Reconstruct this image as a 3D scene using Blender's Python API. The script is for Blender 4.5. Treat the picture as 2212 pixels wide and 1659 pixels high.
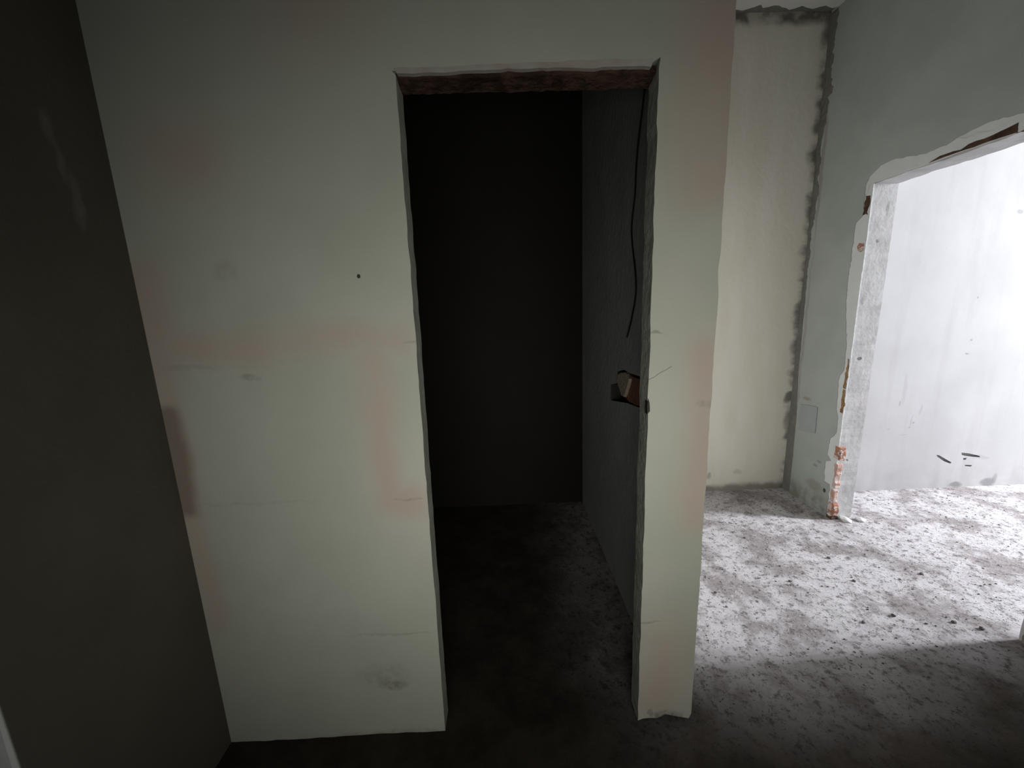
import bpy, bmesh, math, random
from mathutils import Vector, Matrix
from mathutils.geometry import tessellate_polygon
from mathutils import noise as mnoise

for o in list(bpy.data.objects):
    bpy.data.objects.remove(o)
scene = bpy.context.scene
COL = scene.collection
rnd = random.Random(11)

# ------------------------------------------------------------------ camera
F_PX, PITCH, ROLL, YAW = 860.2, math.radians(11.058), math.radians(-2.028), math.radians(0.978)
cd = bpy.data.cameras.new('camera')
cd.sensor_fit = 'HORIZONTAL'
cd.sensor_width = 36.0
cd.lens = 36.0 * F_PX / 2212.0
cd.clip_start = 0.02
cam = bpy.data.objects.new('camera', cd)
COL.objects.link(cam)
fw = Vector((math.sin(YAW) * math.cos(PITCH), math.cos(YAW) * math.cos(PITCH), -math.sin(PITCH)))
rt = fw.cross(Vector((0, 0, 1))).normalized()
up = rt.cross(fw)
rt2 = rt * math.cos(ROLL) + up * math.sin(ROLL)
up2 = rt2.cross(fw)
m = Matrix((rt2, up2, -fw)).transposed().to_4x4()
m.translation = Vector((0.0, -1.1785, 1.4968))
cam.matrix_world = m
scene.camera = cam

# ------------------------------------------------------------------ light: overcast sky, window of the bright room, added hall fill
vs = scene.view_settings
vs.view_transform = 'Standard'
vs.look = 'None'
vs.gamma = 1.0
vs.use_curve_mapping = False
vs.exposure = 0.0
w = bpy.data.worlds.new('overcast_sky')
scene.world = w
w.use_nodes = True
w.node_tree.nodes['Background'].inputs['Color'].default_value = (0.80, 0.87, 1.0, 1)
w.node_tree.nodes['Background'].inputs['Strength'].default_value = 0.6


def area_light(name, loc, direction, sx, sy, power, color, spread=180):
    l = bpy.data.lights.new(name, 'AREA')
    l.shape = 'RECTANGLE'
    l.size, l.size_y = sx, sy
    l.energy = power
    l.spread = math.radians(spread)
    l.color = color
    o = bpy.data.objects.new(name, l)
    o.location = loc
    o.rotation_euler = Vector(direction).to_track_quat('-Z', 'Y').to_euler()
    COL.objects.link(o)
    return o


# window of the bright room (far right) and an unseen fill lamp added behind the camera
area_light('daylight_room', (7.05, 0.27, 2.15), (-1, 0, 0), 0.52, 1.60, 890.0, (0.905, 0.94, 1.0))
area_light('fill_hall', (0.18, -1.58, 1.18), (0, 1, -0.10), 1.15, 0.60, 4.7, (1.0, 0.985, 0.92), 100)


# ------------------------------------------------------------------ node helper
class NT:
    def __init__(self, name, rough=0.9):
        self.m = bpy.data.materials.new(name)
        self.m.use_nodes = True
        self.t = self.m.node_tree
        self.b = self.t.nodes['Principled BSDF']
        self.b.inputs['Roughness'].default_value = rough
        if 'Specular IOR Level' in self.b.inputs:
            self.b.inputs['Specular IOR Level'].default_value = 0.15
        g = self.t.nodes.new('ShaderNodeTexCoord')
        self.P = g.outputs['Object']

    def _in(self, sock, v):
        if hasattr(v, 'is_linked'):
            self.t.links.new(v, sock)
        elif v is not None:
            if isinstance(v, (tuple, list)) and len(v) == 3 and sock.type == 'RGBA':
                v = (*v, 1)
            sock.default_value = v

    def noise(self, scale, detail=4, rough=0.55, vec=None, dist=0.0):
        n = self.t.nodes.new('ShaderNodeTexNoise')
        n.inputs['Scale'].default_value = scale
        n.inputs['Detail'].default_value = detail
        n.inputs['Roughness'].default_value = rough
        n.inputs['Distortion'].default_value = dist
        self._in(n.inputs['Vector'], vec or self.P)
        return n.outputs['Fac']

    def noisec(self, scale, detail=3):
        n = self.t.nodes.new('ShaderNodeTexNoise')
        n.inputs['Scale'].default_value = scale
        n.inputs['Detail'].default_value = detail
        self._in(n.inputs['Vector'], self.P)
        return n.outputs['Color']

    def stretch(self, sx, sy, sz, vec=None):
        n = self.t.nodes.new('ShaderNodeVectorMath')
        n.operation = 'MULTIPLY'
        self._in(n.inputs[0], vec or self.P)
        n.inputs[1].default_value = (sx, sy, sz)
        return n.outputs[0]

    def warp(self, scale, amp):
        c = self.noisec(scale)
        s = self.t.nodes.new('ShaderNodeVectorMath')
        s.operation = 'MULTIPLY_ADD'
        self._in(s.inputs[0], c)
        s.inputs[1].default_value = (amp,) * 3
        a = self.t.nodes.new('ShaderNodeVectorMath')
        a.operation = 'SUBTRACT'
        self._in(a.inputs[0], self.P)
        a.inputs[1].default_value = (amp * 0.5,) * 3
        self._in(s.inputs[2], a.outputs[0])
        return s.outputs[0]

    def math(self, op, a, b=None, clamp=False):
        n = self.t.nodes.new('ShaderNodeMath')
        n.operation = op
        n.use_clamp = clamp
        self._in(n.inputs[0], a)
        if b is not None:
            self._in(n.inputs[1], b)
        return n.outputs[0]

    def rng(self, v, a, b, c=0.0, d=1.0):
        n = self.t.nodes.new('ShaderNodeMapRange')
        n.interpolation_type = 'SMOOTHSTEP'
        self._in(n.inputs['Value'], v)
        n.inputs['From Min'].default_value = a
        n.inputs['From Max'].default_value = b
        n.inputs['To Min'].default_value = c
        n.inputs['To Max'].default_value = d
        return n.outputs['Result']

    def mix(self, f, a, b):
        n = self.t.nodes.new('ShaderNodeMix')
        n.data_type = 'RGBA'
        self._in(n.inputs['Factor'], f)
        self._in([s for s in n.inputs if s.name == 'A' and s.type == 'RGBA'][0], a)
        self._in([s for s in n.inputs if s.name == 'B' and s.type == 'RGBA'][0], b)
        return [s for s in n.outputs if s.type == 'RGBA'][0]

    def xyz(self, vec=None):
        n = self.t.nodes.new('ShaderNodeSeparateXYZ')
        self._in(n.inputs[0], vec or self.P)
        return n.outputs

    def spot(self, u, v, cu, cv, ru, rv, soft=0.6):
        """1 inside an ellipse, fading to 0 at its rim (u, v are coordinate sockets)"""
        a = self.math('MULTIPLY', self.math('SUBTRACT', u, cu), 1.0 / ru)
        b = self.math('MULTIPLY', self.math('SUBTRACT', v, cv), 1.0 / rv)
        d = self.math('ADD', self.math('MULTIPLY', a, a), self.math('MULTIPLY', b, b))
        return self.rng(d, 1.0, 1.0 - soft)

    def box(self, u, v, u0, u1, v0, v1, s=0.02):
        a = self.math('MULTIPLY', self.rng(u, u0 - s, u0 + s), self.rng(u, u1 + s, u1 - s))
        b = self.math('MULTIPLY', self.rng(v, v0 - s, v0 + s), self.rng(v, v1 + s, v1 - s))
        return self.math('MULTIPLY', a, b)

    def color(self, c):
        self._in(self.b.inputs['Base Color'], c)

    def bump(self, h, strength=0.4, dist=0.01):
        n = self.t.nodes.new('ShaderNodeBump')
        n.inputs['Strength'].default_value = strength
        n.inputs['Distance'].default_value = dist
        self._in(n.inputs['Height'], h)
        self._in(self.b.inputs['Normal'], n.outputs['Normal'])


MAT = {}

# ---- painted plaster of the front wall: grey green skim with pinkish filler over the block joints
n = NT('skim_plaster')
wp = n.warp(3.0, 0.10)
x, y, z = n.xyz(wp)
xs, ys, zs = n.xyz(n.warp(22.0, 0.035))
sm = n.rng(n.noise(45, 4), 0.35, 0.65, 0.35, 1.0)
c = n.mix(n.rng(n.noise(2.2, 3), 0.35, 0.65), (0.50, 0.52, 0.43), (0.55, 0.56, 0.475))
pink = None
for bx in ((-1.02, -0.27, 1.37, 1.46, .05), (-0.43, -0.34, 0.86, 1.40, .05), (-0.40, -0.27, 0.84, 0.96, .05), (0.55, 0.66, 0.75, 1.40, .06),
           (0.49, 0.70, 1.75, 2.60, .08), (-1.03, -0.965, 0.45, 1.4, .03), (-0.95, -0.75, 1.85, 2.0, .08), (0.44, 0.60, 0.02, 0.42, .10),
           (-0.55, -0.34, 2.2, 3.0, .12), (-1.1, -0.95, 1.3, 1.65, .05)):
    k = n.box(x, z, *bx)
    pink = k if pink is None else n.math('MAXIMUM', pink, k)
pink = n.math('MULTIPLY', pink, n.rng(n.noise(4.0, 4), 0.25, 0.6, 0.45, 1.0))
c = n.mix(n.math('MULTIPLY', pink, 0.85), c, (0.56, 0.45, 0.38))
# brown strip in the corner, smudges and scuffs
for cu, cv, ru, rv, a in ((-0.776, 1.622, 0.035, 0.03, 0.2), (-0.753, 1.318, 0.03, 0.011, 0.4), (-0.92, 1.352, 0.09, 0.007, 0.2),
                          (-0.433, 0.208, 0.045, 0.022, 0.55), (-0.46, 0.25, 0.09, 0.05, 0.25), (0.54, 0.01, 0.06, 0.03, 0.85), (0.478, 0.03, 0.008, 0.02, 0.8),
                          (0.610, 1.183, 0.025, 0.014, 0.3), (-0.80, 0.915, 0.20, 0.006, 0.14), (-0.32, 0.906, 0.05, 0.004, 0.3),
                          (-0.42, 0.414, 0.16, 0.005, 0.28), (-0.44, 0.0, 0.30, 0.018, 0.35), (0.45, 1.400, 0.025, 0.004, 0.5), (-0.27, 1.40, 0.02, 0.004, 0.5),
                          (0.45, 0.414, 0.05, 0.004, 0.5)):
    c = n.mix(n.math('MULTIPLY', n.math('MULTIPLY', n.spot(xs, zs, cu, cv, ru * 1.3, rv * 1.3, 1.0), sm), a), c, (0.16, 0.13, 0.10))
c = n.mix(n.math('MULTIPLY', n.box(x, zs, -1.1, -0.980, 0.88, 1.24, 0.022), 0.68), c, (0.20, 0.15, 0.11))
fine = n.noise(160, 3)
c = n.mix(n.rng(fine, 0.3, 0.8, 0.0, 0.10), c, (0.42, 0.42, 0.37))
n.color(c)
n.bump(n.math('ADD', n.noise(5, 3), n.math('MULTIPLY', n.noise(60, 4), 0.12)), 0.35, 0.012)
MAT['skim'] = n.m

# ---- jamb mortar, grey
n = NT('jamb_mortar')
c = n.mix(n.rng(n.noise(9, 5), 0.35, 0.7), (0.54, 0.54, 0.48), (0.42, 0.42, 0.36))
n.color(c)
n.bump(n.noise(45, 5), 0.5, 0.01)
MAT['jamb'] = n.m

# ---- bare cement of the left wall
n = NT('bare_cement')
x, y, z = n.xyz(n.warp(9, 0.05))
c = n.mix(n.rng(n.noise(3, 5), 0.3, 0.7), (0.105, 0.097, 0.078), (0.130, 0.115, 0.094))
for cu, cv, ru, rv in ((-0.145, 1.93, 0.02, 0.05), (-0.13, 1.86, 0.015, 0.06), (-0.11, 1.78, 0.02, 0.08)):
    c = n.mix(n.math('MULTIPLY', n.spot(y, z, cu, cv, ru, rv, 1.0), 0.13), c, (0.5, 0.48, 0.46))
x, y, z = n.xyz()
c = n.mix(n.rng(y, -0.497, -0.503), c, (0.74, 0.74, 0.74))     # lighter colour on the reveal
n.color(c)
n.bump(n.noise(30, 6), 0.5, 0.01)
MAT['cement'] = n.m

# ---- far wall of the passage: cream skim with soft vertical streaks, grime along the corner and the foot
n = NT('cream_skim')
x, y, z = n.xyz(n.warp(7.0, 0.10))
c = n.mix(n.rng(n.noise(3, 4, vec=n.stretch(2.2, 1, 0.5)), 0.3, 0.7), (0.645, 0.615, 0.52), (0.69, 0.665, 0.585))
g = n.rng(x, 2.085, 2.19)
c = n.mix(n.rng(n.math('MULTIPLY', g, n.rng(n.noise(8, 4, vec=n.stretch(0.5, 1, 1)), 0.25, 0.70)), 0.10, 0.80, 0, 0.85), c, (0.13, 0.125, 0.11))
for cu, cv, ru, rv, a in ((2.17, 0.74, 0.07, 0.06, .9), (2.18, 0.55, 0.06, 0.14, .6), (2.20, 1.55, 0.05, 0.08, .8), (2.20, 1.90, 0.03, 0.25, .7), (2.19, 2.42, .05, .12, .8),
                          (1.58, 0.13, 0.03, 0.03, .4), (1.80, 0.15, .06, .03, .22)):
    c = n.mix(n.math('MULTIPLY', n.spot(x, z, cu, cv, ru, rv, 0.8), a), c, (0.15, 0.145, 0.12))
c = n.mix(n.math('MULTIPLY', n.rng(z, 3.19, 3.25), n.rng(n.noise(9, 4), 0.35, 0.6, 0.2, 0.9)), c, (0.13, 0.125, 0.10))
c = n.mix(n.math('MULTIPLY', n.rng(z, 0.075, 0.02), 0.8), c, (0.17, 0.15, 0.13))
n.color(c)
n.bump(n.noise(25, 5), 0.25, 0.01)
MAT['cream'] = n.m

# ---- right wall skin: grey green skim
n = NT('green_grey_skim')
x, y, z = n.xyz(n.warp(8, 0.05))
c = n.mix(n.rng(n.noise(3, 4), 0.35, 0.65), (0.31, 0.33, 0.305), (0.345, 0.365, 0.34))
c = n.mix(n.math('MULTIPLY', n.rng(z, 0.20, 0.02), n.rng(n.noise(9, 5), 0.3, 0.6)), c, (0.17, 0.17, 0.14))
for cu, cv, ru, rv, a in ((1.66, 0.9, .015, 1.2, .35), (1.40, .36, .03, .012, .6), (1.43, .32, .03, .012, .6), (1.57, 0.77, .06, .018, .6), (1.42, 0.17, .10, .05, .45), (1.66, 2.3, .02, .5, .5)):
    c = n.mix(n.math('MULTIPLY', n.spot(y, z, cu, cv, ru, rv, 0.9), a), c, (0.20, 0.17, 0.12))
n.color(c)
n.bump(n.math('ADD', n.noise(6, 3), n.math('MULTIPLY', n.noise(50, 4), 0.2)), 0.3, 0.012)
MAT['green'] = n.m

# ---- whitish mortar of the opening's edges
PITS = ((2.235, 1.097, .020, .014, .8), (2.240, 1.80, .01, .012, .6), (2.246, 0.42, .010, .008, .8), (2.20, 1.45, .012, .03, .35), (2.28, 1.98, .012, .05, .35))
n = NT('white_mortar')
c = n.mix(n.rng(n.noise(8, 5), 0.35, 0.7), (0.46, 0.45, 0.45), (0.37, 0.36, 0.36))
c = n.mix(n.rng(n.noise(30, 5), 0.60, 0.72, 0, 0.6), c, (0.34, 0.33, 0.33))
c = n.mix(n.rng(n.noise(5, 2, vec=n.stretch(1, 1, 2)), 0.62, 0.75, 0, 0.4), c, (0.50, 0.40, 0.36))
xm, ym, zm = n.xyz(n.warp(30, 0.02))
for cu, cv, ru, rv, a in PITS:
    c = n.mix(n.math('MULTIPLY', n.spot(xm, zm, cu, cv, ru, rv, 0.7), a), c, (0.09, 0.08, 0.075))
n.color(c)
n.bump(n.noise(35, 5), 0.30, 0.008)
MAT['mortar'] = n.m

n = NT('repair_mortar')
n.color(n.mix(n.noise(12, 4), (0.52, 0.53, 0.52), (0.62, 0.63, 0.63)))
n.bump(n.noise(50, 5), 0.4, 0.008)
MAT['repair'] = n.m

n = NT('lip_mortar')
n.color(n.mix(n.rng(n.noise(9, 4), 0.4, 0.6), (0.47, 0.47, 0.42), (0.46, 0.38, 0.34)))
n.bump(n.noise(50, 5), 0.4, 0.008)
MAT['lip'] = n.m

n = NT('patch_mortar')
n.color(n.mix(n.noise(12, 4), (0.285, 0.30, 0.30), (0.32, 0.335, 0.335)))
n.bump(n.noise(50, 5), 0.3, 0.006)
MAT['patch'] = n.m

# ---- white wall of the bright room
n = NT('white_skim')
x, y, z = n.xyz(n.warp(9, 0.06))
c = n.mix(n.rng(n.noise(2.0, 5), 0.3, 0.7), (0.36, 0.352, 0.355), (0.32, 0.313, 0.316))
c = n.mix(n.math('MULTIPLY', n.rng(n.noise(3.0, 3, vec=n.stretch(3.0, 1, 0.35)), 0.5, 0.75), 0.30), c, (0.265, 0.255, 0.26))
c = n.mix(n.math('MULTIPLY', n.rng(z, 0.30, 0.0), n.rng(n.noise(10, 5), 0.3, 0.7, 0.0, 0.30)), c, (0.235, 0.23, 0.215))
c = n.mix(n.rng(n.noise(26, 4), 0.68, 0.76, 0, 0.35), c, (0.24, 0.235, 0.24))
for cu, cv, ru, rv, a in ((3.453, 0.02, .07, .03, .8), (3.70, 0.03, .08, .04, .8), (3.75, 0.06, .025, .05, .5), (3.357, 1.444, .010, .008, .7), (3.375, 1.14, .012, .007, .7),
                          (3.359, 1.047, .016, .01, .7), (3.546, 2.013, .03, .02, .5), (3.02, .55, .012, .06, .25), (3.08, .63, .012, .05, .25), (2.93, .80, .02, .16, .18), (3.62, .235, .09, .02, .25), (3.045, .535, .012, .010, .6), (3.015, .50, .016, .006, .5), (2.915, .69, .008, .03, .45), (2.86, .50, .02, .006, .35), (2.97, .45, .04, .006, .25)):
    c = n.mix(n.math('MULTIPLY', n.spot(x, z, cu, cv, ru, rv, 0.9), a), c, (0.16, 0.155, 0.16))
n.color(c)
n.bump(n.noise(14, 5), 0.10, 0.01)
MAT['white'] = n.m

# ---- plain plaster for walls out of view and the ceiling
n = NT('ceiling_skim')
n.color(n.mix(n.noise(3, 4), (0.50, 0.50, 0.46), (0.56, 0.56, 0.52)))
n.bump(n.noise(20, 5), 0.3, 0.01)
MAT['ceiling'] = n.m
n = NT('dark_joint')
n.color(n.mix(n.noise(14, 5), (0.12, 0.12, 0.105), (0.20, 0.195, 0.17)))
n.bump(n.noise(30, 6), 0.8, 0.02)
MAT['joint'] = n.m
n = NT('raw_block_grey')
n.color(n.mix(n.noise(5, 5), (0.27, 0.27, 0.26), (0.33, 0.33, 0.325)))
n.bump(n.noise(30, 5), 0.4, 0.01)
MAT['block'] = n.m

# ---- concrete floor: pale plaster dust, darkened to brown in the hall by painted shade
n = NT('dusty_concrete', 0.85)
wv = n.warp(2.5, 0.35)
x, y, z = n.xyz(wv)
coarse = n.noise(3.6, 9, 0.66, dist=0.3)
finev = n.noise(24, 9, 0.80)
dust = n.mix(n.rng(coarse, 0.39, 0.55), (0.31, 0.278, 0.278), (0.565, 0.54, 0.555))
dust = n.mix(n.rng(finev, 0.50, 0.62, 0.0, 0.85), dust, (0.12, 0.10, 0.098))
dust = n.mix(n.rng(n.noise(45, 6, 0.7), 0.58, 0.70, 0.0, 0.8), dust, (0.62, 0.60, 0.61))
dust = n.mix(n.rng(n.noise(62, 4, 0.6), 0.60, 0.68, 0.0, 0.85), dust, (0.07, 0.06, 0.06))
shade_tone = n.mix(n.rng(n.noise(5, 8, 0.65), 0.35, 0.65), (0.032, 0.025, 0.018), (0.060, 0.048, 0.036))
k = n.math('MULTIPLY', n.rng(x, 0.05, 0.80), n.rng(y, -0.28, 0.48))  # fades the painted shade out towards the lit passage
c = n.mix(k, shade_tone, dust)
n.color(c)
n.bump(n.math('ADD', n.math('MULTIPLY', coarse, 0.6), n.math('MULTIPLY', finev, 0.6)), 0.9, 0.03)
MAT['floor'] = n.m

n = NT('red_brick')
c = n.mix(n.rng(n.noise(25, 5), 0.35, 0.65), (0.36, 0.155, 0.085), (0.25, 0.11, 0.07))
MAT['orange'] = n.m
n.color(n.mix(0.5, c, (0.52, 0.30, 0.19)))
n.bump(n.noise(60, 5), 0.7, 0.01)
n = NT('smeared_brick')
c = n.mix(n.rng(n.noise(25, 5), 0.35, 0.65), (0.40, 0.19, 0.125), (0.27, 0.13, 0.09))
c = n.mix(n.rng(n.noise(38, 5), 0.50, 0.58), c, (0.52, 0.45, 0.42))
n.color(c)
n.bump(n.noise(60, 5), 0.7, 0.01)
MAT['brick'] = n.m
n = NT('pale_pink_brick')
n.color(n.mix(n.rng(n.noise(25, 5), 0.40, 0.60), (0.46, 0.27, 0.21), (0.52, 0.43, 0.40)))
n.bump(n.noise(60, 5), 0.7, 0.01)
MAT['pinkbrick'] = n.m
n = NT('brown_brick')
n.color(n.mix(n.rng(n.noise(18, 5), 0.35, 0.65), (0.045, 0.026, 0.018), (0.11, 0.062, 0.044)))
n.bump(n.noise(40, 6), 0.9, 0.02)
MAT['brown'] = n.m
n = NT('ochre_brick')
n.color(n.mix(n.rng(n.noise(18, 5), 0.35, 0.65), (0.20, 0.115, 0.055), (0.33, 0.21, 0.12)))
n.bump(n.noise(40, 6), 0.7, 0.02)
MAT['ochre'] = n.m
n = NT('tan_mortar')
n.color(n.mix(n.noise(25, 5), (0.62, 0.52, 0.38), (0.76, 0.64, 0.52)))
n.bump(n.noise(60, 5), 0.7, 0.01)
MAT['tan'] = n.m
n = NT('dark_insulation', 0.5)
n.color((0.018, 0.018, 0.02))
MAT['cable'] = n.m
n = NT('recess_shade')  # dark tone painted in as the shade of holes, chip and pocket
n.color(n.mix(n.noise(30, 3), (0.05, 0.045, 0.04), (0.08, 0.07, 0.06)))
MAT['dark'] = n.m
n = NT('inner_grey_render')
n.color(n.mix(n.rng(n.noise(5, 5), 0.3, 0.7), (0.54, 0.54, 0.52), (0.62, 0.62, 0.60)))
n.bump(n.noise(30, 5), 0.4, 0.01)
MAT['inner'] = n.m
n = NT('bounce_skim')
n.color(n.mix(n.noise(4, 4), (0.70, 0.68, 0.62), (0.76, 0.74, 0.69)))
n.bump(n.noise(25, 5), 0.2, 0.01)
MAT['bounceskim'] = n.m
n = NT('shaded_render')  # near-black base colour stands in for the shade of the unlit room
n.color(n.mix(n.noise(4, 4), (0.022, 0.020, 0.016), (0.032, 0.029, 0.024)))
MAT['unlit'] = n.m
n = NT('mortar_crumb')
n.color(n.mix(n.noise(50, 3), (0.06, 0.055, 0.055), (0.13, 0.115, 0.11)))
MAT['crumb'] = n.m
n = NT('plaster_crumb')
n.color(n.mix(n.noise(50, 3), (0.50, 0.49, 0.48), (0.60, 0.59, 0.59)))
MAT['whitecrumb'] = n.m


# ------------------------------------------------------------------ geometry helpers
def put(name, bm, mat, parent=None, smooth=False, **props):
    me = bpy.data.meshes.new(name)
    bmesh.ops.recalc_face_normals(bm, faces=bm.faces)
    bm.to_mesh(me)
    bm.free()
    for p in me.polygons:
        p.use_smooth = smooth
    for mm in (mat if isinstance(mat, list) else [mat]):
        me.materials.append(MAT[mm])
    o = bpy.data.objects.new(name, me)
    COL.objects.link(o)
    if parent is not None:
        o.parent = parent
    for k_, v_ in props.items():
        o[k_] = v_
    return o


def to3(axis, a, b, t):
    return (a, t, b) if axis == 'Y' else (t, a, b) if axis == 'X' else (a, b, t)


def rough(poly, step=0.03):
    """poly: (a, b, amp): the edge from this corner to the next is cut into steps and jittered by amp"""
    out = []
    for i, (a, b, amp) in enumerate(poly):
        a2, b2, _ = poly[(i + 1) % len(poly)]
        L = math.hypot(a2 - a, b2 - b)
        k_ = max(1, int(L / step)) if amp > 0 else 1
        nx, ny = -(b2 - b) / max(L, 1e-9), (a2 - a) / max(L, 1e-9)
        off = 0.0
        for j in range(k_):
            f = j / k_
            if j == 0:
                out.append((a, b))
                continue
            off = 0.55 * off + rnd.gauss(0, amp)
            out.append((a + (a2 - a) * f + nx * off, b + (b2 - b) * f + ny * off))
    return out


def prism(bm, axis, outer, t0, t1, holes=(), mat=0, matside=None):
    loops = [outer] + list(holes)
    tri = tessellate_polygon([[Vector((a, b, 0)) for a, b in L] for L in loops])
    flat = [q for L in loops for q in L]
    v0 = [bm.verts.new(to3(axis, a, b, t0)) for a, b in flat]
    v1 = [bm.verts.new(to3(axis, a, b, t1)) for a, b in flat]
    for f in tri:
        for vv in (v0, v1):
            try:
                bm.faces.new([vv[i] for i in f]).material_index = mat
            except ValueError:
                pass
    k_ = 0
    for L in loops:
        for i in range(len(L)):
            j = (i + 1) % len(L)
            bm.faces.new((v0[k_ + i], v0[k_ + j], v1[k_ + j], v1[k_ + i])).material_index = mat if matside is None else matside
        k_ += len(L)


def slab(name, axis, outer, t0, t1, mat, holes=(), parent=None, matside=None, bevel=0.0, **props):
    bm = bmesh.new()
    prism(bm, axis, outer, t0, t1, holes, 0, matside)
    o = put(name, bm, mat, parent, **props)
    if bevel:
        md = o.modifiers.new('worn_edges', 'BEVEL')
        md.width = bevel
        md.segments = 2
        md.limit_method = 'ANGLE'
        md.angle_limit = math.radians(50)
    return o


def rect(a0, a1, b0, b1):
    return [(a0, b0), (a1, b0), (a1, b1), (a0, b1)]


S = dict(kind='structure')
CEIL = 3.26

# ------------------------------------------------------------------ floor (slightly uneven concrete) and ceiling
bm = bmesh.new()
X0, X1, Y0, Y1, ST = -1.25, 4.3, -1.3, 1.75, 0.02
nx, ny = int((X1 - X0) / ST), int((Y1 - Y0) / ST)
grid = []
for j in range(ny + 1):
    row = []
    for i in range(nx + 1):
        px, py = X0 + (X1 - X0) * i / nx, Y0 + (Y1 - Y0) * j / ny
        hh = 0.006 * mnoise.noise((px * 3, py * 3, 0)) + 0.004 * mnoise.noise((px * 11, py * 11, 3)) + 0.003 * mnoise.noise((px * 26, py * 26, 7))
        edge = min(1.0, (px - X0) / 0.1, (X1 - px) / 0.1, (py - Y0) / 0.1, (Y1 - py) / 0.1)
        row.append(bm.verts.new((px, py, hh * max(edge, 0))))
    grid.append(row)
for j in range(ny):
    for i in range(nx):
        bm.faces.new((grid[j][i], grid[j][i + 1], grid[j + 1][i + 1], grid[j + 1][i]))
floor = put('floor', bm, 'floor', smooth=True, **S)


def floor_z(px, py):
    return 0.006 * mnoise.noise((px * 3, py * 3, 0)) + 0.004 * mnoise.noise((px * 11, py * 11, 3)) + 0.003 * mnoise.noise((px * 26, py * 26, 7))


# the rest of the floor plate, and the plate's thickness below
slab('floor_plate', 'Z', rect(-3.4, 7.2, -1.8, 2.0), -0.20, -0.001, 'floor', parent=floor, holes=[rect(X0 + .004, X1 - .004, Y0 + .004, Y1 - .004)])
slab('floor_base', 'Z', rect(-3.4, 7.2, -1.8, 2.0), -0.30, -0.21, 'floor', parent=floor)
slab('ceiling', 'Z', rect(-3.4, 7.2, -1.8, 2.0), CEIL + 0.02, CEIL + 0.22, 'joint', **S)
# ceiling skim stops short of the far wall with a ragged lip
sk = rough([(-1.02, -1.54, 0), (2.17, -1.54, 0), (2.17, 1.66, 0.012), (0.64, 1.67, 0), (0.64, 0.08, 0), (-1.02, 0.08, 0)], 0.03)
slab('ceiling_skim', 'Z', sk, CEIL, CEIL + 0.02, 'ceiling', parent=bpy.data.objects['ceiling'])

# ------------------------------------------------------------------ front wall with the doorway (single outline, worn edges)
outer = rough([(-1.03, -0.01, 0.0), (-0.265, 0.0, 0.0007), (-0.254, 2.098, 0.001), (-0.265, 2.108, 0.001), (0.415, 2.108, 0.0), (0.428, 2.118, 0.0), (0.440, 2.124, 0.0), (0.436, 2.096, 0.0008),
               (0.435, 0.0, 0.0), (0.455, 0.008, 0.002), (0.505, 0.006, 0.004), (0.535, 0.022, 0.004), (0.575, 0.010, 0.003), (0.622, -0.002, 0.0), (0.630, 0.02, 0.001), (0.632, CEIL, 0.0), (-1.03, CEIL, 0.0)], 0.025)
wall_front = slab('wall_front', 'Y', outer, 0.0, 0.075, ['skim', 'jamb'], matside=1, bevel=0.004, **S)
# the soffit of the doorway: broken brown brickwork under a chipped plaster lip
bm = bmesh.new()
k_ = 46
secs = []
for i in range(k_ + 1):
    px = -0.258 + (0.433 + 0.258) * i / k_
    r1, r2, r3 = rnd.gauss(0, 0.001), rnd.gauss(0, 0.0012), rnd.gauss(0, 0.0012)
    secs.append([bm.verts.new(v) for v in ((px, 0.012 + r1, 2.110), (px, 0.012 + r1, 2.094 + r2), (px, 0.04, 2.088 + r3), (px, 0.070 + r2, 2.084 + r1), (px, 0.072, 2.110))])
for i in range(k_):
    for j in range(5):
        bm.faces.new((secs[i][j], secs[i + 1][j], secs[i + 1][(j + 1) % 5], secs[i][(j + 1) % 5]))
bm.faces.new(secs[0]); bm.faces.new(secs[-1])
put('lintel_brickwork', bm, 'brown', wall_front, label='broken brown brickwork under the door head')
lip = rough([(-0.250, 2.100, 0.0012), (0.10, 2.103, 0.0012), (0.415, 2.100, 0), (0.420, 2.119, 0.0015), (0.12, 2.118, 0.001), (-0.258, 2.112, 0)], 0.02)
slab('plaster_lip', 'Y', lip, -0.003, 0.012, 'lip', parent=wall_front, bevel=0.002)
slab('nail_hole', 'Y', [(-0.404 + 0.005 * math.cos(t * 0.7854), 1.595 + 0.006 * math.sin(t * 0.7854)) for t in range(8)], -0.0015, 0.004, 'dark', parent=wall_front)
# hairline crack that leaves the door edge at the height of the broken socket
bm = bmesh.new()
pts = [(0.436, 1.264), (0.452, 1.271), (0.470, 1.284), (0.488, 1.292), (0.504, 1.302)]
prism(bm, 'Y', [(a, b + 0.0012) for a, b in pts] + [(a, b - 0.0012) for a, b in reversed(pts)], -0.0006, 0.003)
put('hairline_crack', bm, 'block', wall_front)
# dark chip in the door edge
slab('edge_chip', 'Y', [(0.434, 1.155), (0.442, 1.165), (0.440, 1.19), (0.436, 1.205), (0.433, 1.19)], -0.0012, 0.02, 'dark', parent=wall_front)

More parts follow.
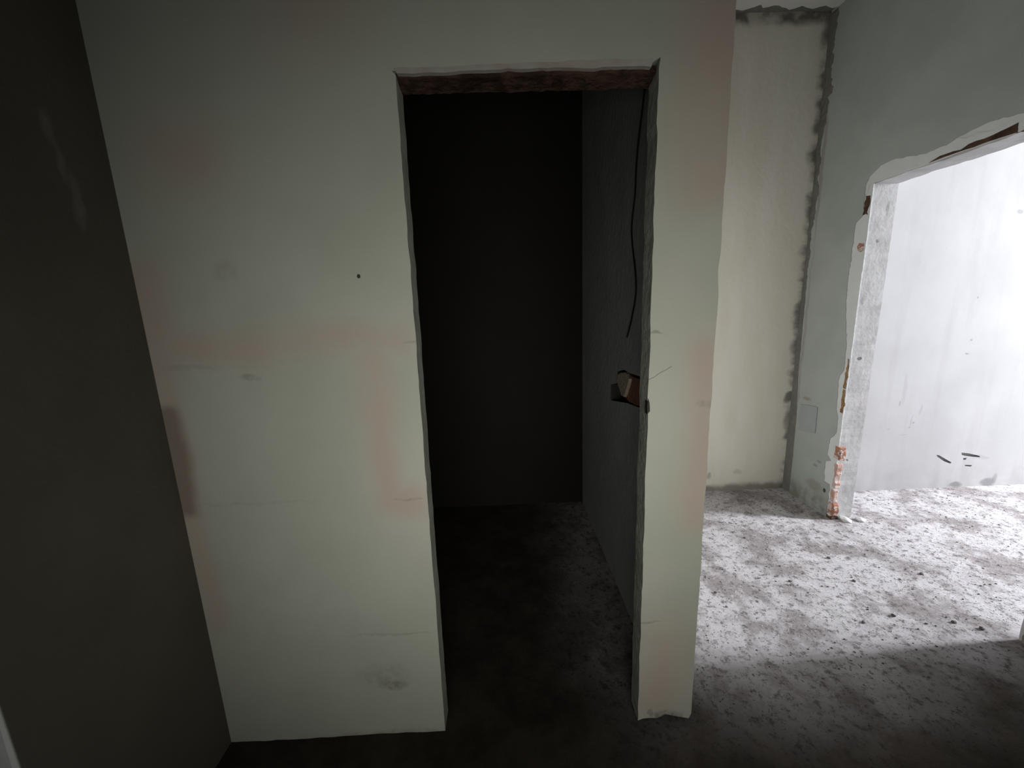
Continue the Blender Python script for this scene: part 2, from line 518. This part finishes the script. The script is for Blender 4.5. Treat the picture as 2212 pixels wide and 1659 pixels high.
# ------------------------------------------------------------------ partition between the dark room and the passage, with a broken socket pocket
XI = 0.560
pocket = [(0.425, 1.192), (0.574, 1.184), (0.66, 1.185), (0.765, 1.160), (0.772, 1.098), (0.882, 1.070), (0.880, 0.985), (0.695, 1.020), (0.60, 1.038), (0.425, 1.060)]
wall_partition = slab('wall_partition', 'X', rect(0.075, 1.73, -0.01, CEIL), XI, 0.622, ['inner', 'dark'], holes=[pocket], matside=1, **S)
slab('plaster_skin', 'X', rect(0.076, 1.73, 0.0, CEIL), 0.622, 0.6315, 'bounceskim', parent=wall_partition)  # unseen pale coat added to bounce light onto the far wall
slab('pocket_back', 'X', rect(0.40, 0.90, 0.97, 1.21), 0.612, 0.621, 'dark', parent=wall_partition)
br = rough([(0.425, 1.062, 0.003), (0.60, 1.040, 0.004), (0.700, 1.055, 0.004), (0.66, 1.168, 0.004), (0.574, 1.168, 0.003), (0.425, 1.178, 0)], 0.03)
slab('brick', 'X', br, XI + 0.010, 0.620, 'orange', parent=wall_partition, bevel=0.004, label='broken orange brick exposed in the socket pocket')
ml = rough([(0.762, 1.110, 0.002), (0.757, 1.150, 0.002), (0.645, 1.176, 0.002), (0.570, 1.155, 0.003), (0.603, 1.105, 0.003), (0.640, 1.058, 0.002), (0.688, 1.054, 0.002)], 0.025)
slab('mortar_lump', 'X', ml, XI - 0.004, XI + 0.03, 'tan', parent=wall_partition, bevel=0.006, label='pale tan lump of mortar on the broken brick')

# ------------------------------------------------------------------ dark room back wall, left wall, back walls
slab('wall_inner', 'Y', rect(-1.03, 0.56, -0.01, CEIL + 0.02), 1.65, 1.73, 'unlit', **S)
# left wall with an opening beside the camera
lw = rough([(-0.51, -0.01, 0.0015), (-0.51, 2.12, 0.002), (-1.40, 2.12, 0.002), (-1.40, -0.01, 0), (-1.55, -0.01, 0), (-1.55, CEIL + 0.02, 0), (2.0, CEIL + 0.02, 0), (2.0, -0.01, 0)], 0.06)
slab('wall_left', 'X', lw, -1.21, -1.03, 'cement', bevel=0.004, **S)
slab('wall_back', 'Y', rect(-3.4, 2.32, -0.01, CEIL + 0.02), 1.73, 1.92, 'cream', **S)
# hall wall behind the camera with an opening added for the fill lamp
slab('wall_hall', 'Y', rect(-3.4, 7.2, -0.01, CEIL + 0.02), -1.75, -1.55, 'ceiling', holes=[rect(-0.42, 0.78, 0.86, 1.50)], **S)
slab('wall_outer_left', 'X', rect(-1.55, 1.73, -0.01, CEIL + 0.02), -3.4, -3.2, 'block', **S)

# ------------------------------------------------------------------ right wall with the wide opening to the bright room
XR = 2.170
core = rough([(1.73, -0.01, 0), (1.266, 0.0, 0.0012), (1.255, 2.118, 0.0015), (0.250, 2.135, 0.002), (0.250, -0.01, 0), (-1.55, -0.01, 0), (-1.55, CEIL + 0.02, 0), (1.73, CEIL + 0.02, 0)], 0.03)
wall_right = slab('wall_right', 'X', core, XR + 0.010, XR + 0.155, 'mortar', bevel=0.006, **S)
hole = [(1.326 + 0.013 * math.cos(t * 0.785), 0.175 + 0.016 * math.sin(t * 0.785)) for t in range(8)]
skin = [(1.645, -0.005, 0.001), (1.645, 0.25, 0.001), (1.652, 0.62, 0.0015), (1.675, 0.90, 0.0015), (1.690, 1.6, 0.003), (1.695, 1.95, 0.005), (1.668, 2.22, 0.008), (1.688, 2.43, 0.008), (1.665, 2.62, 0.008), (1.640, 2.77, 0.008), (1.660, 3.05, 0.006),
        (1.66, CEIL, 0), (-1.54, CEIL, 0), (-1.54, 0, 0), (0.236, 0, 0.003), (0.235, 1.2, 0.004), (0.225, 2.20, 0.004), (0.45, 2.202, 0.003), (0.58, 2.197, 0.003), (0.66, 2.215, 0.003), (0.80, 2.205, 0.003), (0.86, 2.190, 0.003), (0.97, 2.180, 0.002), (1.05, 2.196, 0.002), (1.145, 2.212, 0.003), (1.22, 2.205, 0.003),
        (1.285, 2.165, 0.003), (1.302, 2.08, 0.003), (1.300, 1.95, 0.002), (1.338, 1.92, 0.003), (1.345, 1.62, 0.003), (1.330, 1.36, 0.003), (1.298, 1.19, 0.002), (1.292, 1.02, 0.002), (1.318, 0.98, 0.003), (1.312, 0.76, 0.002), (1.290, 0.70, 0.002), (1.290, 0.60, 0.003), (1.330, 0.55, 0.003), (1.338, 0.43, 0.002), (1.305, 0.40, 0.002), (1.345, 0.38, 0.003), (1.340, 0.24, 0.003), (1.292, 0.235, 0.003), (1.290, 0.10, 0.003), (1.286, 0.0, 0)]
slab('plaster_skin', 'X', rough(skin, 0.016), XR, XR + 0.012, 'green', holes=[hole], parent=wall_right, bevel=0.002, label='grey green plaster coat with ragged edges')
slab('anchor_hole', 'X', [(1.326 + 0.02 * math.cos(t * 0.785), 0.175 + 0.022 * math.sin(t * 0.785)) for t in range(8)], XR + 0.0015, XR + 0.0028, 'dark', parent=wall_right, label='dark round hole near the foot of the opening')
slab('joint_filling', 'X', rect(1.60, 1.73, 0, CEIL), XR + 0.004, XR + 0.011, 'joint', parent=wall_right, label='dark ragged joint beside the corner')
# square filler patch
sq = rough([(1.615, 0.522, 0.003), (1.456, 0.545, 0.002), (1.462, 0.731, 0.003), (1.620, 0.716, 0.003)], 0.03)
slab('filler_patch', 'X', sq, XR - 0.006, XR + 0.004, 'patch', parent=wall_right, bevel=0.002, label='square grey filler patch on the plaster coat')
# thin repair band along the edge of the opening
band = [(1.29, 2.06, 0), (1.275, 2.12, 0.003), (1.20, 2.133, 0.003), (0.95, 2.142, 0.003), (0.60, 2.150, 0.003), (0.22, 2.150, 0), (0.22, 2.19, 0.005), (0.58, 2.192, 0.006), (0.85, 2.193, 0.006), (1.14, 2.203, 0.006), (1.28, 2.158, 0.006)]
slab('repair_band', 'X', rough(band, 0.025), XR + 0.001, XR + 0.009, 'repair', parent=wall_right, bevel=0.002)
edge = [(1.261, 0.0, 0), (1.40, 0.0, 0), (1.40, 2.29, 0), (0.252, 2.29, 0), (0.252, 2.140, 0.001), (1.252, 2.124, 0.001)]
slab('edge_render', 'X', rough(edge, 0.03), XR + 0.003, XR + 0.0098, 'repair', parent=wall_right, bevel=0.002, label='lighter grey mortar around the opening')
# exposed bricks in the broken edge
for y0, y1, z0, z1, mt, dep in ((1.262, 1.300, 1.95, 2.065, 'brown', .03), (1.262, 1.306, 1.75, 1.80, 'brick', .02), (1.262, 1.284, 0.90, 1.10, 'ochre', .01), (1.262, 1.286, 0.74, 0.90, 'ochre', .01),
                                (1.240, 1.290, 0.425, 0.515, 'brick', .04), (1.248, 1.276, 0.225, 0.40, 'pinkbrick', .04), (1.244, 1.280, 0.125, 0.215, 'pinkbrick', .03), (1.240, 1.286, 0.030, 0.120, 'brick', .04), (1.245, 1.310, 0.0, 0.03, 'brown', .05)):
    bm = bmesh.new()
    prism(bm, 'X', rough([(y0, z0, 0.004), (y1, z0 + 0.004, 0.005), (y1 - 0.006, z1, 0.004), (y0, z1 - 0.006, 0.003)], 0.016), XR + 0.001, XR + dep)
    o = put('brick', bm, mt, wall_right)
    md = o.modifiers.new('worn_edges', 'BEVEL'); md.width = 0.004; md.segments = 2; md.limit_method = 'ANGLE'
for a in ((0.95, 0.60), (0.59, 0.22)):
    bm = bmesh.new()
    y1, y0 = a
    prism(bm, 'X', rough([(y1, 2.131, 0.002), (y0, 2.134, 0), (y0, 2.172, 0.004), (y1 - 0.05, 2.146, 0.002)], 0.03), XR + 0.0005, XR + 0.05)
    put('brick', bm, 'brown', wall_right)

# ------------------------------------------------------------------ bright room
gouge = [[(3.262, 0.272), (3.285, 0.268), (3.340, 0.236), (3.392, 0.206), (3.384, 0.196), (3.330, 0.218), (3.272, 0.258)],
         [(3.455, 0.282), (3.510, 0.274), (3.600, 0.250), (3.612, 0.238), (3.560, 0.240), (3.500, 0.250), (3.462, 0.262)],
         [(3.478, 0.236), (3.505, 0.238), (3.500, 0.222), (3.482, 0.220)], [(3.500, 0.180), (3.560, 0.176), (3.548, 0.164), (3.508, 0.168)]]
wall_beyond = slab('wall_beyond', 'Y', rect(2.325, 7.2, -0.01, CEIL + 0.02), 1.62, 1.645, 'white', holes=gouge, **S)
slab('wall_core', 'Y', rect(2.325, 7.2, -0.01, CEIL + 0.02), 1.645, 1.92, 'block', parent=wall_beyond)
slab('wall_window', 'X', rect(-1.5, 1.62, -0.01, CEIL + 0.02), 7.0, 7.2, 'block', holes=[rect(-0.01, 0.55, 1.33, 2.97)], **S)
slab('wall_near', 'Y', rect(2.325, 7.2, -0.01, CEIL + 0.02), -1.65, -1.5, 'block', **S)


# ------------------------------------------------------------------ things
def tag(o, label, cat, group=None, kind=None):
    o['label'] = label
    o['category'] = cat
    if group:
        o['group'] = group
    if kind:
        o['kind'] = kind
    return o


# dark cable hanging down the partition inside the doorway
def catmull(pts, k):
    P_ = [Vector(p) for p in pts]
    P_ = [P_[0] * 2 - P_[1]] + P_ + [P_[-1] * 2 - P_[-2]]
    out = []
    for i in range(1, len(P_) - 2):
        a, b, c_, d = P_[i - 1:i + 3]
        for j in range(k):
            t = j / k
            out.append(0.5 * (2 * b + (c_ - a) * t + (2 * a - 5 * b + 4 * c_ - d) * t * t + (3 * b - a - 3 * c_ + d) * t ** 3))
    return out + [P_[-2]]


def tube(bm, path, r, sides=8):
    rings = []
    for i, p in enumerate(path):
        d = (path[min(i + 1, len(path) - 1)] - path[max(i - 1, 0)]).normalized()
        u = d.cross(Vector((0, 1, 0.3))).normalized()
        v = d.cross(u)
        rings.append([bm.verts.new(p + (u * math.cos(q * 6.2832 / sides) + v * math.sin(q * 6.2832 / sides)) * r) for q in range(sides)])
    for a, b in zip(rings, rings[1:]):
        for q in range(sides):
            bm.faces.new((a[q], a[(q + 1) % sides], b[(q + 1) % sides], b[q]))
    bm.faces.new(rings[0])
    bm.faces.new(rings[-1])


bm = bmesh.new()
pts = [(0.555, 0.425, 2.45), (0.553, 0.447, 2.278), (0.553, 0.518, 2.071), (0.553, 0.535, 1.922), (0.553, 0.568, 1.787), (0.551, 0.500, 1.612), (0.552, 0.495, 1.519), (0.550, 0.546, 1.403), (0.540, 0.560, 1.345)]
tube(bm, catmull(pts, 6), 0.0035)
cab = put('hanging_cable', bm, 'cable', smooth=True)
tag(cab, 'thin dark cable hanging loose down the wall inside the dark doorway', 'cable')


def lump(bm, c, r, seed, flat=0.6, sub=1):
    t = bmesh.ops.create_icosphere(bm, subdivisions=sub, radius=1.0)
    sx, sy = r * rnd.uniform(0.8, 1.3), r * rnd.uniform(0.7, 1.1)
    a = rnd.uniform(0, 3.14)
    for v in t['verts']:
        q = v.co.copy()
        f = 1 + 0.35 * mnoise.noise(q * 1.6 + Vector((seed, seed * 2, 0)))
        px, py, pz = q.x * sx * f, q.y * sy * f, q.z * r * flat * f
        v.co = Vector((c[0] + px * math.cos(a) - py * math.sin(a), c[1] + px * math.sin(a) + py * math.cos(a), c[2] + pz))


def stone(name, px, py, r, mat, label, cat, group=None, flat=0.6):
    bm = bmesh.new()
    lump(bm, (0, 0, 0), r, rnd.random() * 40, flat)
    o = put(name, bm, mat)
    o.location = (px, py, floor_z(px, py) + r * flat * 0.55)
    return tag(o, label, cat, group)


stone('plaster_chunk', 2.345, 1.215, 0.030, 'whitecrumb', 'white plaster chunk lying at the foot of the bright opening jamb', 'rubble', flat=0.5)
stone('plaster_chunk', 2.250, 1.225, 0.042, 'repair', 'flat grey mortar lump against the foot of the jamb, beside orange brick', 'rubble', flat=0.35)
crumbs = [(1.789, .415, .010, 'dark mortar crumb on the pale floor, left of two near the shadow edge at right'),
          (2.016, .359, .010, 'dark mortar crumb close to the shadow edge, left one of the rightmost pair'),
          (2.092, .314, .012, 'long dark mortar crumb nearest the shadow edge at far right'),
          (1.617, .384, .008, 'small dark crumb midway along the shadow edge on the lit side'),
          (1.813, .656, .010, 'dark crumb in the middle of the lit floor between pier and right frame edge'),
          (1.478, .672, .009, 'dark crumb on lit floor, halfway from the pier to the opening'),
          (1.836, .853, .009, 'dark crumb on lit floor straight in front of the opening jamb foot'),
          (1.050, .620, .008, 'dark crumb on lit floor close beside the free end of the pier'),
          (1.480, 1.080, .008, 'dark crumb on lit floor just before the shadow of the far corner'),
          (2.206, .684, .011, 'dark crumb lying on the threshold of the bright opening')]
for px, py, r, lab in crumbs:
    stone('mortar_crumb', px, py, r, 'crumb', lab, 'rubble', 'mortar crumbs on the lit floor')
# smaller dark bits, too many and too small to count
bm = bmesh.new()
for i in range(420):
    px, py, r = rnd.uniform(0.7, 3.6), rnd.uniform(0.15, 1.5), rnd.uniform(0.002, 0.0050)
    if 2.10 < px < 2.38 and (py > 1.15 or py < 0.28):
        continue
    lump(bm, (px, py, floor_z(px, py) + r * 0.3), r, rnd.random() * 40)
for f in bm.faces:
    f.material_index = 1
# fine pale grit nobody could count
for i in range(5200):
    px, py = rnd.uniform(0.66, 3.9), rnd.uniform(0.28, 1.6)
    if 2.14 < px < 2.36 and not 0.26 < py < 1.2:
        continue
    r = rnd.uniform(0.0012, 0.0040)
    c = Vector((px, py, floor_z(px, py)))
    a = rnd.uniform(0, 6.28)
    vs_ = [bm.verts.new(c + Vector((math.cos(a + k * 2.094) * r * rnd.uniform(.7, 1.4), math.sin(a + k * 2.094) * r * rnd.uniform(.7, 1.4), 0))) for k in range(3)]
    tp = bm.verts.new(c + Vector((0, 0, r * 0.9)))
    for k in range(3):
        bm.faces.new((vs_[k], vs_[(k + 1) % 3], tp))
    bm.faces.new(vs_)
tag(put('plaster_grit', bm, ['whitecrumb', 'crumb']), 'fine pale and dark plaster grit scattered over the lit concrete floor', 'grit', kind='stuff')
